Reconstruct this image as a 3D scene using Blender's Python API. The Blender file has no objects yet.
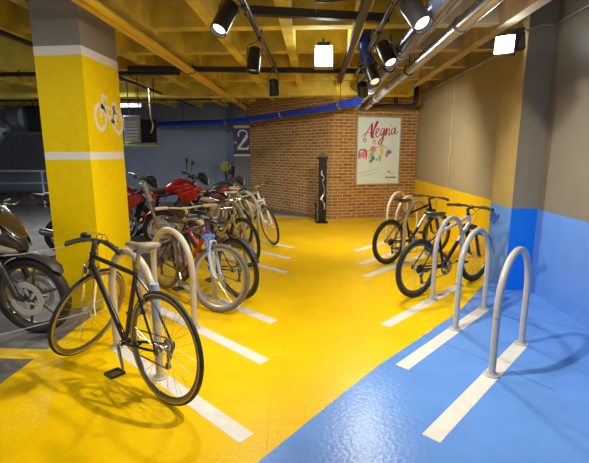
import bpy, bmesh, math, random
from mathutils import Vector, Matrix
random.seed(4)
PI = math.pi
R_ = math.radians
sc = bpy.context.scene
col = sc.collection
V = Vector

# ------------------------------------------------------------------ materials
def nodes(name):
    m = bpy.data.materials.new(name); m.use_nodes = True
    nt = m.node_tree
    return m, nt, nt.nodes['Principled BSDF'], nt.links

def mat(name, c, rough=.5, metal=0, var=0, scale=8, bump=0, coat=0, spec=None):
    m, nt, b, L = nodes(name)
    b.inputs['Base Color'].default_value = (*c, 1)
    b.inputs['Roughness'].default_value = rough
    b.inputs['Metallic'].default_value = metal
    if coat: b.inputs['Coat Weight'].default_value = coat
    if spec is not None: b.inputs['Specular IOR Level'].default_value = spec
    if var or bump:
        tc = nt.nodes.new('ShaderNodeTexCoord')
        n = nt.nodes.new('ShaderNodeTexNoise'); n.inputs['Scale'].default_value = scale; n.inputs['Detail'].default_value = 6
        L.new(tc.outputs['Object'], n.inputs['Vector'])
        if var:
            r = nt.nodes.new('ShaderNodeValToRGB')
            r.color_ramp.elements[0].position = .3; r.color_ramp.elements[1].position = .7
            r.color_ramp.elements[0].color = (*[x*(1-var) for x in c], 1)
            r.color_ramp.elements[1].color = (*[min(1, x*(1+var)) for x in c], 1)
            L.new(n.outputs['Fac'], r.inputs['Fac']); L.new(r.outputs['Color'], b.inputs['Base Color'])
        if bump:
            bp = nt.nodes.new('ShaderNodeBump'); bp.inputs['Strength'].default_value = bump; bp.inputs['Distance'].default_value = .02
            L.new(n.outputs['Fac'], bp.inputs['Height']); L.new(bp.outputs['Normal'], b.inputs['Normal'])
    return m

def emit(name, c, s):
    m, nt, b, L = nodes(name)
    b.inputs['Base Color'].default_value = (*c, 1)
    b.inputs['Emission Color'].default_value = (*c, 1); b.inputs['Emission Strength'].default_value = s
    return m

def brick_mat():
    m, nt, b, L = nodes('brick')
    tc = nt.nodes.new('ShaderNodeTexCoord')
    sp = nt.nodes.new('ShaderNodeSeparateXYZ'); cb = nt.nodes.new('ShaderNodeCombineXYZ')
    L.new(tc.outputs['Object'], sp.inputs[0]); L.new(sp.outputs['X'], cb.inputs['X']); L.new(sp.outputs['Z'], cb.inputs['Y'])
    t = nt.nodes.new('ShaderNodeTexBrick')
    t.inputs['Scale'].default_value = 1; t.inputs['Brick Width'].default_value = .245; t.inputs['Row Height'].default_value = .072
    t.inputs['Mortar Size'].default_value = .009; t.inputs['Mortar Smooth'].default_value = .2; t.inputs['Bias'].default_value = -.1
    t.inputs['Color1'].default_value = (.47, .225, .065, 1); t.inputs['Color2'].default_value = (.29, .12, .036, 1)
    t.inputs['Mortar'].default_value = (.70, .54, .27, 1)
    L.new(cb.outputs[0], t.inputs['Vector'])
    n = nt.nodes.new('ShaderNodeTexNoise'); n.inputs['Scale'].default_value = 14; n.inputs['Detail'].default_value = 5
    L.new(tc.outputs['Object'], n.inputs['Vector'])
    mx = nt.nodes.new('ShaderNodeMix'); mx.data_type = 'RGBA'; mx.blend_type = 'MULTIPLY'; mx.inputs[0].default_value = .55
    L.new(t.outputs['Color'], mx.inputs[6]); 
    rp = nt.nodes.new('ShaderNodeValToRGB'); rp.color_ramp.elements[0].position = .3; rp.color_ramp.elements[1].position = .7
    rp.color_ramp.elements[0].color = (.55, .55, .55, 1); rp.color_ramp.elements[1].color = (1.25, 1.25, 1.2, 1)
    L.new(n.outputs['Fac'], rp.inputs['Fac']); L.new(rp.outputs['Color'], mx.inputs[7])
    L.new(mx.outputs[2], b.inputs['Base Color'])
    bp = nt.nodes.new('ShaderNodeBump'); bp.inputs['Strength'].default_value = .5; bp.inputs['Distance'].default_value = .01; bp.invert = True
    L.new(t.outputs['Fac'], bp.inputs['Height']); L.new(bp.outputs['Normal'], b.inputs['Normal'])
    b.inputs['Roughness'].default_value = .8
    return m

def epoxy(name, c, rough=.3):
    """glossy floor paint with faint rolled texture, a few scuffs"""
    m, nt, b, L = nodes(name)
    tc = nt.nodes.new('ShaderNodeTexCoord')
    n = nt.nodes.new('ShaderNodeTexNoise'); n.inputs['Scale'].default_value = 2.2; n.inputs['Detail'].default_value = 8; n.inputs['Roughness'].default_value = .65
    L.new(tc.outputs['Object'], n.inputs['Vector'])
    r = nt.nodes.new('ShaderNodeValToRGB'); r.color_ramp.elements[0].position = .3; r.color_ramp.elements[1].position = .7
    r.color_ramp.elements[0].color = (*[x*.9 for x in c], 1); r.color_ramp.elements[1].color = (*[min(1, x*1.06) for x in c], 1)
    L.new(n.outputs['Fac'], r.inputs['Fac'])
    # fine scuffs
    n2 = nt.nodes.new('ShaderNodeTexNoise'); n2.inputs['Scale'].default_value = 9; n2.inputs['Detail'].default_value = 12; n2.inputs['Roughness'].default_value = .8
    mp = nt.nodes.new('ShaderNodeMapping'); mp.inputs['Scale'].default_value = (1, 3.2, 1); mp.inputs['Rotation'].default_value = (0, 0, .5)
    L.new(tc.outputs['Object'], mp.inputs['Vector']); L.new(mp.outputs['Vector'], n2.inputs['Vector'])
    r2 = nt.nodes.new('ShaderNodeValToRGB'); r2.color_ramp.elements[0].position = .26; r2.color_ramp.elements[1].position = .33
    r2.color_ramp.elements[0].color = (.45, .42, .38, 1); r2.color_ramp.elements[1].color = (1, 1, 1, 1)
    L.new(n2.outputs['Fac'], r2.inputs['Fac'])
    mx = nt.nodes.new('ShaderNodeMix'); mx.data_type = 'RGBA'; mx.blend_type = 'MULTIPLY'; mx.inputs[0].default_value = .6
    L.new(r.outputs['Color'], mx.inputs[6]); L.new(r2.outputs['Color'], mx.inputs[7]); L.new(mx.outputs[2], b.inputs['Base Color'])
    n3 = nt.nodes.new('ShaderNodeTexNoise'); n3.inputs['Scale'].default_value = 38; n3.inputs['Detail'].default_value = 4
    L.new(tc.outputs['Object'], n3.inputs['Vector'])
    bp = nt.nodes.new('ShaderNodeBump'); bp.inputs['Strength'].default_value = .12; bp.inputs['Distance'].default_value = .02
    L.new(n3.outputs['Fac'], bp.inputs['Height']); L.new(bp.outputs['Normal'], b.inputs['Normal'])
    b.inputs['Roughness'].default_value = rough
    b.inputs['Specular IOR Level'].default_value = .24
    return m

YEL = (.83, .50, .004)
M = dict(
 yfloor=epoxy('yellow_epoxy', (.93, .585, .0)), bfloor=epoxy('blue_epoxy', (.13, .315, .80), .27),
 concrete=mat('concrete', (.16, .15, .135), .55, var=.35, scale=5, bump=.1),
 gravel=mat('gravel', (.36, .33, .27), .8, var=.5, scale=60, bump=.4),
 beige=mat('beige_paint', (.40, .34, .205), .42, var=.05, scale=2), yelw=mat('yellow_wall_paint', (.93, .60, .001), .45, var=.04, scale=3),
 bluew=mat('light_blue_wall_paint', (.12, .29, .76), .42, var=.05, scale=4, bump=.06), blued=mat('strong_blue_paint', (.002, .21, .95), .4),
 pgrey=mat('warm_grey_paint', (.29, .255, .205), .6, var=.05), pyel=mat('yellow_pillar_paint', (.97, .685, .0), .55, var=.04, scale=14, bump=.12, spec=.12),
 white=mat('white_paint', (.86, .84, .78), .5), stripe=mat('white_floor_paint', (.76, .74, .68), .4, var=.07, scale=12),
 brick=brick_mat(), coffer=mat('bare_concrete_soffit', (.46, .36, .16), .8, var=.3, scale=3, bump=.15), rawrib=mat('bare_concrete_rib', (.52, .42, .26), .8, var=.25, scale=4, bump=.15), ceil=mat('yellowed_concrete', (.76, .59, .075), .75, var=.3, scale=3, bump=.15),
 darkwall=mat('blue_grey_paint', (.22, .255, .34), .55, var=.1, scale=1.5), navy=mat('navy_paint', (.02, .045, .16), .5),
 cream=mat('cream_paint', (.80, .70, .48), .5), colgrey=mat('column_grey', (.17, .17, .17), .6),
 hoop=mat('cream_enamel', (.56, .49, .37), .32, var=.04, scale=20, coat=.3), hoopw=mat('white_enamel', (.50, .50, .50), .32, var=.04, scale=20, coat=.3),
 steel=mat('steel', (.62, .61, .58), .28, 1), chrome=mat('chrome', (.8, .79, .76), .12, 1), dsteel=mat('dark_steel', (.2, .19, .18), .35, 1),
 rubber=mat('rubber', (.022, .02, .018), .6, var=.2, scale=40), tan=mat('tan_sidewall', (.55, .38, .13), .6), beigetire=mat('dusty_tyre', (.17, .14, .10), .7, var=.2, scale=20),
 black=mat('black_paint', (.012, .012, .014), .28, coat=.4), blackm=mat('matt_black', (.012, .012, .012), .6, spec=.3), blackp=mat('black_plastic', (.03, .03, .032), .42),
 greyleather=mat('worn_saddle_cover', (.34, .27, .19), .5, var=.4, scale=18), tanpost=mat('brass_tone_post', (.5, .40, .24), .35, .7), leather=mat('brown_leather', (.20, .12, .06), .5, var=.2, scale=30), creamv=mat('cream_vinyl', (.62, .52, .36), .5),
 silverp=mat('silver_paint', (.55, .54, .52), .3, .6), silverw=mat('pale_silver_paint', (.60, .60, .61), .3, .2, coat=.4), whitep=mat('white_frame_paint', (.78, .78, .78), .28, coat=.5),
 palebluefr=mat('pale_blue_frame_paint', (.42, .52, .72), .28, coat=.5), bluefr=mat('blue_frame_paint', (.10, .22, .75), .28, coat=.5), purple=mat('purple_frame_paint', (.10, .02, .12), .3, coat=.5),
 darkred=mat('dark_maroon_frame_paint', (.045, .008, .012), .3, coat=.4), redfr=mat('red_frame_paint', (.55, .03, .05), .28, coat=.5), creamfr=mat('cream_frame_paint', (.62, .50, .26), .3, coat=.4),
 red=mat('red_fairing', (.62, .012, .012), .2, coat=.6), orange=mat('orange_plastic', (.7, .14, .02), .4), maroon=mat('maroon_fairing', (.40, .015, .03), .22, coat=.6),
 bronze=mat('bronze_paint', (.05, .03, .010), .3, .4, coat=.5), glassy=mat('lamp_glass', (.75, .76, .74), .08, .3),
 amber=mat('amber_lens', (.8, .32, .03), .2), redl=mat('red_lens', (.6, .02, .02), .2), gold=mat('gold_anodised', (.65, .42, .08), .3, 1),
 pipeblue=mat('blue_pipe_paint', (.006, .05, .55), .25, coat=.5), pipedark=mat('dark_blue_pipe', (.02, .03, .09), .25, coat=.5), pipeyel=mat('yellow_pipe_paint', (.90, .60, .03), .35),
 discm=mat('ground_disc_steel', (.62, .62, .62), .4, .25), galv=mat('galvanised_steel', (.52, .55, .62), .24, .75), bluegalv=mat('bluish_steel', (.20, .24, .42), .22, .7), pipeblack=mat('black_pipe', (.015, .015, .017), .3, coat=.3),
 postp=mat('poster_print', (.80, .95, .92), .22), alum=mat('aluminium', (.66, .66, .66), .3, .8),
 magenta=mat('magenta_print', (.48, .02, .14), .4), pink=mat('pink_print', (.75, .30, .34), .4), blueprint=mat('blue_print', (.10, .26, .60), .4),
 greenp=mat('green_print', (.35, .60, .25), .4), yellp=mat('yellow_print', (.8, .68, .25), .4), ink=mat('dark_ink', (.05, .05, .07), .5), skyp=mat('pale_blue_print', (.33, .60, .72), .35),
 lamp=emit('white_lamp', (.88, .95, 1), 30), lampw=emit('side_lamp', (.80, .88, 1), 24), lens=emit('warm_lens', (1, .88, .66), 1.6), lens0=emit('warm_lens_dim', (1, .85, .6), .7), lens1=emit('cool_lens_dim', (.6, .65, .7), .12),
 tube=emit('tube_lamp', (.95, 1, .95), 6), lime=mat('lime_paint', (.62, .68, .03), .4), palerail=mat('pale_rail_paint', (.62, .64, .66), .4), bouncebeige=mat('beige_yellow_bounce', (.40, .29, .10), .45, var=.05, scale=2), conduitp=mat('conduit_paint', (.47, .40, .24), .45), greige=mat('greige_wall_paint', (.225, .195, .15), .45, var=.06, scale=2), greybox=mat('pale_grey_box', (.42, .43, .46), .4),
 duct=mat('silver_duct', (.45, .5, .58), .3, .9), signy=mat('dull_yellow_disc', (.35, .27, .03), .5), cord=mat('white_cord', (.75, .73, .68), .6),
 mark=mat('dark_blue_mark', (.02, .10, .45), .5), pale=mat('pale_blue_tape', (.36, .44, .62), .5), joint=mat('joint_filler', (.05, .13, .42), .7), jointy=mat('crack_filler', (.62, .37, .01), .8), stain=mat('wall_groove', (.22, .18, .12), .7),
)

# ------------------------------------------------------------------ mesh builder
class MB:
    def __init__(s, xf=None): s.v = []; s.f = []; s.mi = []; s.xf = xf; s.m = 0
    def add(s, vs, fs):
        o = len(s.v)
        for p in vs:
            p = V(p); s.v.append(s.xf @ p if s.xf else p)
        for f in fs: s.f.append([o+i for i in f]); s.mi.append(s.m)
        return s
    def box(s, c, d, rot=None, taper=1.0):
        hx, hy, hz = d[0]/2, d[1]/2, d[2]/2
        vs = []
        for z in (-1, 1):
            t = taper if z > 0 else 1
            for x, y in ((-1,-1),(1,-1),(1,1),(-1,1)): 
                p = V((x*hx*t, y*hy*t, z*hz)); vs.append(V(c) + (rot @ p if rot else p))
        return s.add(vs, [(3,2,1,0),(4,5,6,7),(0,1,5,4),(1,2,6,5),(2,3,7,6),(3,0,4,7)])
    def bar(s, a, b, w, h, up=(0,0,1)):
        a, b = V(a), V(b); d = (b-a).normalized(); u = V(up)
        x = d.cross(u)
        if x.length < 1e-4: x = d.cross(V((1,0,0)))
        x.normalize(); y = x.cross(d)
        vs = []
        for p in (a, b):
            for i, j in ((-1,-1),(1,-1),(1,1),(-1,1)): vs.append(p + x*i*w/2 + y*j*h/2)
        return s.add(vs, [(3,2,1,0),(4,5,6,7),(0,1,5,4),(1,2,6,5),(2,3,7,6),(3,0,4,7)])
    def tube(s, pts, r, n=10, closed=False, sq=1.0):
        pts = [V(p) for p in pts]; k = len(pts)
        rs = r if isinstance(r, (list, tuple)) else [r]*k
        d0 = (pts[1]-pts[0]).normalized()
        x = d0.cross(V((0,0,1)))
        if x.length < .05: x = d0.cross(V((0,1,0)))
        x.normalize(); vs = []
        for i, p in enumerate(pts):
            if closed: d = pts[(i+1) % k]-pts[i-1]
            elif i == 0: d = pts[1]-pts[0]
            elif i == k-1: d = pts[-1]-pts[-2]
            else: d = (pts[i+1]-p).normalized()+(p-pts[i-1]).normalized()
            d.normalize()
            x = (x - d*x.dot(d)).normalized(); y = d.cross(x)
            for j in range(n):
                a = 2*PI*j/n; vs.append(p + x*math.cos(a)*rs[i] + y*math.sin(a)*rs[i]*sq)
        fs = []
        for i in range(k if closed else k-1):
            for j in range(n):
                a = i*n+j; b = i*n+(j+1) % n; c = ((i+1) % k)*n+(j+1) % n; e = ((i+1) % k)*n+j
                fs.append((a, b, c, e))
        if not closed: fs += [tuple(range(n))[::-1], tuple(range((k-1)*n, k*n))]
        return s.add(vs, fs)
    def ring(s, c, ax, R, prof, n=48):
        """revolve a closed profile [(dr, h)] around axis ax at radius R"""
        c, ax = V(c), V(ax).normalized(); x = ax.orthogonal().normalized(); y = ax.cross(x); k = len(prof); vs = []
        for i in range(n):
            a = 2*PI*i/n; e = x*math.cos(a)+y*math.sin(a)
            for dr, h in prof: vs.append(c + e*(R+dr) + ax*h)
        fs = [(i*k+j, i*k+(j+1) % k, ((i+1) % n)*k+(j+1) % k, ((i+1) % n)*k+j) for i in range(n) for j in range(k)]
        return s.add(vs, fs)
    def torus(s, c, ax, R, r, n=48, k=10, sq=1.0):
        return s.ring(c, ax, R, [(r*math.cos(2*PI*j/k), r*sq*math.sin(2*PI*j/k)) for j in range(k)], n)
    def lathe(s, c, ax, prof, n=20):
        """closed lathe, profile [(r, h)] from end to end, capped"""
        c, ax = V(c), V(ax).normalized(); x = ax.orthogonal().normalized(); y = ax.cross(x); k = len(prof); vs = []
        for r, h in prof:
            for i in range(n):
                a = 2*PI*i/n; vs.append(c + (x*math.cos(a)+y*math.sin(a))*r + ax*h)
        fs = [(j*n+i, j*n+(i+1) % n, (j+1)*n+(i+1) % n, (j+1)*n+i) for j in range(k-1) for i in range(n)]
        fs += [tuple(range(n))[::-1], tuple(range((k-1)*n, k*n))]
        return s.add(vs, fs)
    def cyl(s, a, b, r, n=14):
        a, b = V(a), V(b); return s.lathe(a, b-a, [(r, 0), (r, (b-a).length)], n)
    def loft(s, secs, n=16, p=2.4):
        """sections (centre, half-width y, half-height z) along x; superellipse"""
        vs = []
        for c, hy, hz in secs:
            for j in range(n):
                a = 2*PI*j/n; ca, sa = math.cos(a), math.sin(a)
                vs.append(V(c) + V((0, math.copysign(abs(ca)**(2/p), ca)*hy, math.copysign(abs(sa)**(2/p), sa)*hz)))
        k = len(secs)
        fs = [(i*n+j, i*n+(j+1) % n, (i+1)*n+(j+1) % n, (i+1)*n+j) for i in range(k-1) for j in range(n)]
        fs += [tuple(range(n))[::-1], tuple(range((k-1)*n, k*n))]
        return s.add(vs, fs)
    def prism(s, poly, fn, t):
        """poly of (u,v); fn(u,v,w) -> point; thickness t along w"""
        k = len(poly); vs = [fn(u, v, 0) for u, v in poly]+[fn(u, v, t) for u, v in poly]
        fs = [tuple(range(k))[::-1], tuple(range(k, 2*k))]+[(i, (i+1) % k, k+(i+1) % k, k+i) for i in range(k)]
        return s.add(vs, fs)
    def ribbon(s, pts, ws, fn, t):
        """flat brush stroke of varying width in the (u,v) plane"""
        P = [V((a, b, 0)) for a, b in pts]; k = len(P); Lf = []; Rt = []
        for i, p in enumerate(P):
            d = (P[min(i+1, k-1)]-P[max(i-1, 0)]).normalized(); nrm = V((-d.y, d.x, 0)); w = ws[i] if isinstance(ws, (list, tuple)) else ws
            Lf.append(p+nrm*w/2); Rt.append(p-nrm*w/2)
        vs = []
        for i in range(k):
            for q in (Lf[i], Rt[i]):
                vs.append(fn(q.x, q.y, 0)); vs.append(fn(q.x, q.y, t))
        fs = []
        for i in range(k-1):
            a, b = 4*i, 4*(i+1)
            fs += [(a+1, a+3, b+3, b+1), (a, b, b+2, a+2), (a, a+1, b+1, b), (a+2, b+2, b+3, a+3)]
        fs += [(0, 2, 3, 1), (4*k-4, 4*k-3, 4*k-1, 4*k-2)]
        return s.add(vs, fs)
    def build(s, name, m, parent=None, smooth=True, bevel=0, ang=35):
        me = bpy.data.meshes.new(name); me.from_pydata([tuple(p) for p in s.v], [], s.f)
        ms = m if isinstance(m, (list, tuple)) else [m]
        for q in ms: me.materials.append(M[q] if isinstance(q, str) else q)
        for i, p in enumerate(me.polygons): p.material_index = s.mi[i]
        bm = bmesh.new(); bm.from_mesh(me); bmesh.ops.recalc_face_normals(bm, faces=bm.faces); bm.to_mesh(me); bm.free()
        if smooth: me.shade_smooth(); me.set_sharp_from_angle(angle=R_(ang))
        me.update()
        o = bpy.data.objects.new(name, me); col.objects.link(o)
        if parent is not None: o.parent = parent
        if bevel:
            b = o.modifiers.new('bevel', 'BEVEL'); b.width = bevel; b.segments = 2; b.limit_method = 'ANGLE'
        return o

def catmull(pts, sub=6, closed=False):
    pts = [V(p) for p in pts]; n = len(pts); out = []
    for i in range(n if closed else n-1):
        p0 = pts[(i-1) % n] if closed or i > 0 else pts[0]*2-pts[1]
        p1, p2 = pts[i], pts[(i+1) % n]
        p3 = pts[(i+2) % n] if closed or i+2 < n else p2*2-p1
        for t in range(sub):
            t /= sub
            out.append(.5*((2*p1)+(p2-p0)*t+(2*p0-5*p1+4*p2-p3)*t*t+(3*p1-p0-3*p2+p3)*t**3))
    if not closed: out.append(pts[-1])
    return out
def cat2(pts, sub=6): return [(p.x, p.y) for p in catmull([(a, b, 0) for a, b in pts], sub)]

def tag(o, label, cat, group=None):
    o['label'] = label; o['category'] = cat
    if group: o['group'] = group
    return o
def thing(name, label, cat, loc=(0,0,0), mtx=None, group=None):
    o = bpy.data.objects.new(name, None); col.objects.link(o); o.empty_display_size = .1
    o.matrix_world = mtx if mtx else Matrix.Translation(loc)
    return tag(o, label, cat, group)
def struct(o): o['kind'] = 'structure'; return o

# ------------------------------------------------------------------ setting: floor
def slab(name, poly, z0, z1, m):
    b = MB(); b.prism(poly, lambda u, v, w: (u, v, z0+w), z1-z0); return struct(b.build(name, m, smooth=False))
CE = 2.87   # underside of the ceiling ribs
slab('floor', [(-13, -3), (2.45, -3), (2.45, 13), (-13, 13)], -.12, 0, 'concrete')
edge = [(-.95, .9), (-.28, 1.86), (.18, 2.49), (.49, 2.90), (1.40, 3.95), (2.12, 5.05), (2.45, 5.94)]
edge = [(-2.12, -.75)]+edge
slab('floor', edge+[(2.45, 10.2), (1.9, 10.18), (.37, 9.78), (-1.0, 10.2), (-2.12, 10.2)], 0, .003, 'yfloor')
slab('floor', edge[::-1]+[(-2.12, -3), (2.45, -3)], 0, .003, 'bfloor')
# a yellow lane line crossing the concrete on the left
b = MB(); b.prism([(-6, 2.86), (-2.12, 2.86), (-2.12, 3.02), (-6, 3.02)], lambda u, v, w: (u, v, w), .003)
b.prism([(-9, 5.2), (-2.6, 5.2), (-2.6, 5.34), (-9, 5.34)], lambda u, v, w: (u, v, w), .003)
struct(b.build('floor_line', 'yelw', smooth=False))
slab('floor', [(-2.12, 10.2), (-1.0, 10.2), (.37, 9.78), (.40, 9.86), (-1.86, 12.2), (-2.12, 12.2)], 0, .006, 'concrete')
b = MB(); b.prism([(-2.12, 10.2), (-1.0, 10.2), (.37, 9.78), (.40, 9.84), (-.95, 10.42), (-2.12, 10.45)], lambda u, v, w: (u, v, w), .012)
b.prism([(.37, 9.78), (1.9, 10.18), (2.45, 10.36), (2.45, 10.44), (.40, 9.84)], lambda u, v, w: (u, v, w), .012)
struct(b.build('trim_gravel_strip', 'gravel', smooth=False))
# expansion joints and cracks in the painted floor
def jline(pts, w, m):
    b = MB(); b.ribbon(pts, w, lambda u, v, t: (u, v, .003+t), .0006); struct(b.build('floor_joint', m, smooth=False))
jline([(.93, 3.45), (1.27, 3.05), (1.6, 2.6)], .007, 'joint')
jline([(1.05, 3.55), (1.55, 4.15), (1.72, 4.4), (2.45, 4.05)], .006, 'joint')
jline([(1.55, 4.15), (2.44, 3.6)], .006, 'joint')
jline(cat2([(-.36, 2.95), (-.2, 3.0), (-.05, 2.9), (.1, 2.97), (.22, 2.93)]), .003, 'jointy')
jline(cat2([(-.25, 3.3), (-.22, 2.8), (-.27, 2.4), (-.24, 1.95)]), .003, 'jointy')

# parking stripes
SR = [2.09, 2.87, 3.62, 5.14, 5.76, 6.55]; SL = [2.04, 2.90, 3.65, 5.28, 6.01, 6.73]
def stripe(a, d, L, w):
    d = V(d).normalized(); n = V((-d.y, d.x)); a = V(a)
    p = [a-n*w/2, a+d*L-n*w/2, a+d*L+n*w/2, a+n*w/2]
    b = MB(); b.prism([(q.x, q.y) for q in p], lambda u, v, t: (u, v, .003+t), .0015); struct(b.build('floor_stripe', 'stripe', smooth=False))
DR = V((1.06, 1.22)).normalized(); DL = V((-1.235, 1.06)).normalized()
for y in SR: stripe((.65, y), DR, 1.63, .105)
for y in SL: stripe((-.36, y), DL, 1.63, .105)

# ------------------------------------------------------------------ setting: walls, columns, ceiling
def bands(name, fn, zs, mats):
    """solid vertical strip of stacked painted bands (one mesh)"""
    b = MB()
    for i in range(len(zs)-1):
        b.m = i; lo = fn(zs[i]); n = len(lo)
        b.prism([(p[0], p[1]) for p in lo], lambda u, v, w, z=zs[i]: (u, v, z+w), zs[i+1]-zs[i])
    return struct(b.build(name, mats, smooth=False))
rect = lambda x0, x1, y0, y1: (lambda z: [(x0, y0), (x1, y0), (x1, y1), (x0, y1)])
bands('wall_right', rect(2.45, 2.65, 5.94, 10.9), [0, .895, 3.3], ['yelw', 'beige'])
bands('wall_right', rect(2.45, 2.65, -3, 5.94), [0, .93, 3.3], ['bluew', 'greige'])
b = MB()
b.m = 0; b.prism([(2.17, 4.702), (2.172, 4.702), (2.172, 5.25), (2.17, 5.25)], lambda u, v, w: (u, v, w), .93)
bands('wall_right_pillar', rect(2.172, 2.45, 4.702, 5.25), [0, .94, 3.1], ['blued', 'pgrey'])
b = MB(); b.box((2.171, 4.977, .47), (.006, .548, .94)); struct(b.build('trim_pillar_side_blue', 'bluew', smooth=False))
b = MB(); b.box((2.171, 4.977, 2.02), (.006, .548, 2.16)); struct(b.build('trim_pillar_side_beige', 'bouncebeige', smooth=False))  # yellow bounce light is mixed into this beige
b = MB()
pts = [(490, 0)]
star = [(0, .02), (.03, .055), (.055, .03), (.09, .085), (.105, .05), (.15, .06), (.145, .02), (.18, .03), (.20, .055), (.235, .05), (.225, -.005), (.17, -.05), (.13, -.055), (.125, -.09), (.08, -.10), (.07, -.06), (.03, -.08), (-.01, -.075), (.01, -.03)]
b.prism(star, lambda u, v, w: (2.1675-w, 5.24-u*1.1, .785+v*.9), .003); o = b.build('wall_mark', 'mark', smooth=False); struct(o)  # irregular dark blue patch on the pillar side

# brick walls (local x along the wall)
def wallbox(name, x0, y0, x1, y1, z1, m, t=.2, z0=0):
    d = V((x1-x0, y1-y0)); L = d.length; a = math.atan2(d.y, d.x)
    b = MB(); b.box((L/2, t/2, (z0+z1)/2), (L, t, z1-z0)); o = b.build(name, m, smooth=False)
    o.matrix_world = Matrix.Translation((x0, y0, 0)) @ Matrix.Rotation(a, 4, 'Z'); return struct(o)
wallbox('wall_back', .42, 9.82, 2.65, 10.53, 3.2, 'brick')
wallbox('wall_back', .30, 9.90, .42, 9.82, 3.2, 'brick')
wallbox('wall_back', -1.86, 12.2, .30, 9.90, 3.2, 'brick')
# numbered column
b = MB(); zs = [0, 1.43, 1.49, 2.22, 2.30, 3.2]
COLM = ['colgrey', 'cream', 'navy', 'cream', 'colgrey']
bands('column', rect(-2.34, -1.87, 12.25, 12.6), zs, COLM)
b = MB()
two = cat2([(-.115, .13), (-.13, .20), (-.09, .27), (0, .295), (.09, .265), (.12, .18), (.08, .08), (-.02, -.05), (-.14, -.20)])
b.ribbon(two, [.06, .05, .04]+[.04]*(len(two)-20)+[.085]*9+[.06]*8, lambda u, v, w: (-2.07+u, 12.25-w, 1.86+v), .01)
b.prism([(-.165, -.25), (.15, -.25), (.18, -.13), (.155, -.13), (.12, -.185), (-.08, -.19), (-.165, -.215)], lambda u, v, w: (-2.07+u, 12.25-w, 1.86+v), .01)
b.box((-2.29, 12.245, 1.82), (.06, .01, .035))
struct(b.build('column_number', 'cream', smooth=False))

wallbox('wall_back', -13, 13.0, -1.8, 13.0, 3.2, 'darkwall')
wallbox('wall_left', -12.8, -3, -12.8, 13, 3.2, 'darkwall')
b = MB(); b.box((-9.2, 12.4, .14), (6.5, .3, .28)); struct(b.build('trim_kerb', 'concrete', smooth=False))
# left painted pillar
zs = [0, 1.478, 1.55, 2.20, 2.215, 2.41, 2.49, 3.2]
def pil(z): 
    return [(-2.56, 3.93), (-2.10, 3.9), (-2.105, 4.62), (-2.56, 4.64)]
bands('pillar', pil, zs, ['pyel', 'white', 'pyel', 'pyel', 'pyel', 'white', 'pgrey'])
b = MB(); fn = lambda u, v, w: (-2.1-.004-(-w), u, v)
E1, E2 = (4.155, 1.885), (4.52, 1.862)
for c in (E1, E2):
    b.ribbon([(c[0]+.105*math.cos(2*PI*i/28), c[1]+.115*math.sin(2*PI*i/28)) for i in range(29)], .042, fn, .005)
for pl, w in (([(4.155, 1.885), (4.225, 2.07)], .03), ([(4.205, 2.075), (4.25, 2.10), (4.31, 2.07)], .03), ([(4.20, 2.0), (4.43, 1.985)], .025), ([(4.22, 1.99), (4.375, 1.855), (4.52, 1.862)], .03),
              ([(4.375, 1.855), (4.455, 2.02)], .03), ([(4.44, 1.99), (4.52, 1.862)], .022), ([(4.41, 2.025), (4.50, 2.035)], .05)):
    b.ribbon(pl, w*1.25, fn, .005)
o = struct(b.build('pillar_bicycle_emblem', 'white', smooth=False))

# ceiling: ribbed concrete slab
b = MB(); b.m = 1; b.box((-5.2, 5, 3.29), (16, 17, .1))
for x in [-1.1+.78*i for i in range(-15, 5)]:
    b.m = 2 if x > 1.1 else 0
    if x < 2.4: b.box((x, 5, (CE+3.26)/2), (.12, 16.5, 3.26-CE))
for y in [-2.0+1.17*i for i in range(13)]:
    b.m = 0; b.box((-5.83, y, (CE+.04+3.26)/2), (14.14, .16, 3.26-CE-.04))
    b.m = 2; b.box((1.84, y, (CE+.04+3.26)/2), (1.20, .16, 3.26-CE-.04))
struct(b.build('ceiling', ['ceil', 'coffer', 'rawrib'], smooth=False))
b = MB(); b.box((-5, 9.25, 2.98), (14, .35, .56)); struct(b.build('trim_ceiling_beam', 'ceil', smooth=False))
b = MB(); b.box((-7.2, 5.4, 2.93), (9, .35, .66)); struct(b.build('trim_ceiling_beam', 'ceil', smooth=False))

# ------------------------------------------------------------------ bicycle hoops
def hoop(c, d, label, m, group, r=.028, H=.87, span=.68, tape=False):
    a = math.atan2(d.y, d.x)
    t = thing('bicycle_hoop', label, 'bike rack', mtx=Matrix.Translation((c[0], c[1], .0045)) @ Matrix.Rotation(a, 4, 'Z'), group=group)
    h = span/2; H -= r
    pts = [(-h, 0, 0), (-h, 0, .25)]
    # pointed-round arch: semi-ellipse over straight legs
    z0 = H-.36
    pts += [(-h, 0, z0*.75)]
    for i in range(19):
        q = PI-PI*i/18; pts.append((h*math.cos(q), 0, z0+.36*math.sin(q)**.95))
    pts += [(h, 0, z0*.75), (h, 0, .25), (h, 0, 0)]
    b = MB(); b.tube(pts, r, 14); b.build('hoop_tube', m, t)
    for s in (-1, 1):
        b = MB(); b.lathe((s*h, 0, 0), (0, 0, 1), [(.055, 0), (.055, .006), (.034, .012), (.034, .02)], 18); b.build('base_flange', m, t)
    b = MB(); b.lathe((-h, 0, .42), (0, 0, 1), [(r+.0015, 0), (r+.0015, .012)], 16); b.build('weld_collar', 'steel', t)
    if tape:
        b = MB(); b.lathe((-h, 0, .44), (0, 0, 1), [(r+.002, 0), (r+.002, .24)], 16); b.build('wrapped_tape', 'pale', t)['label'] = 'pale blue tape wrapped on the leg'
    return t
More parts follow.
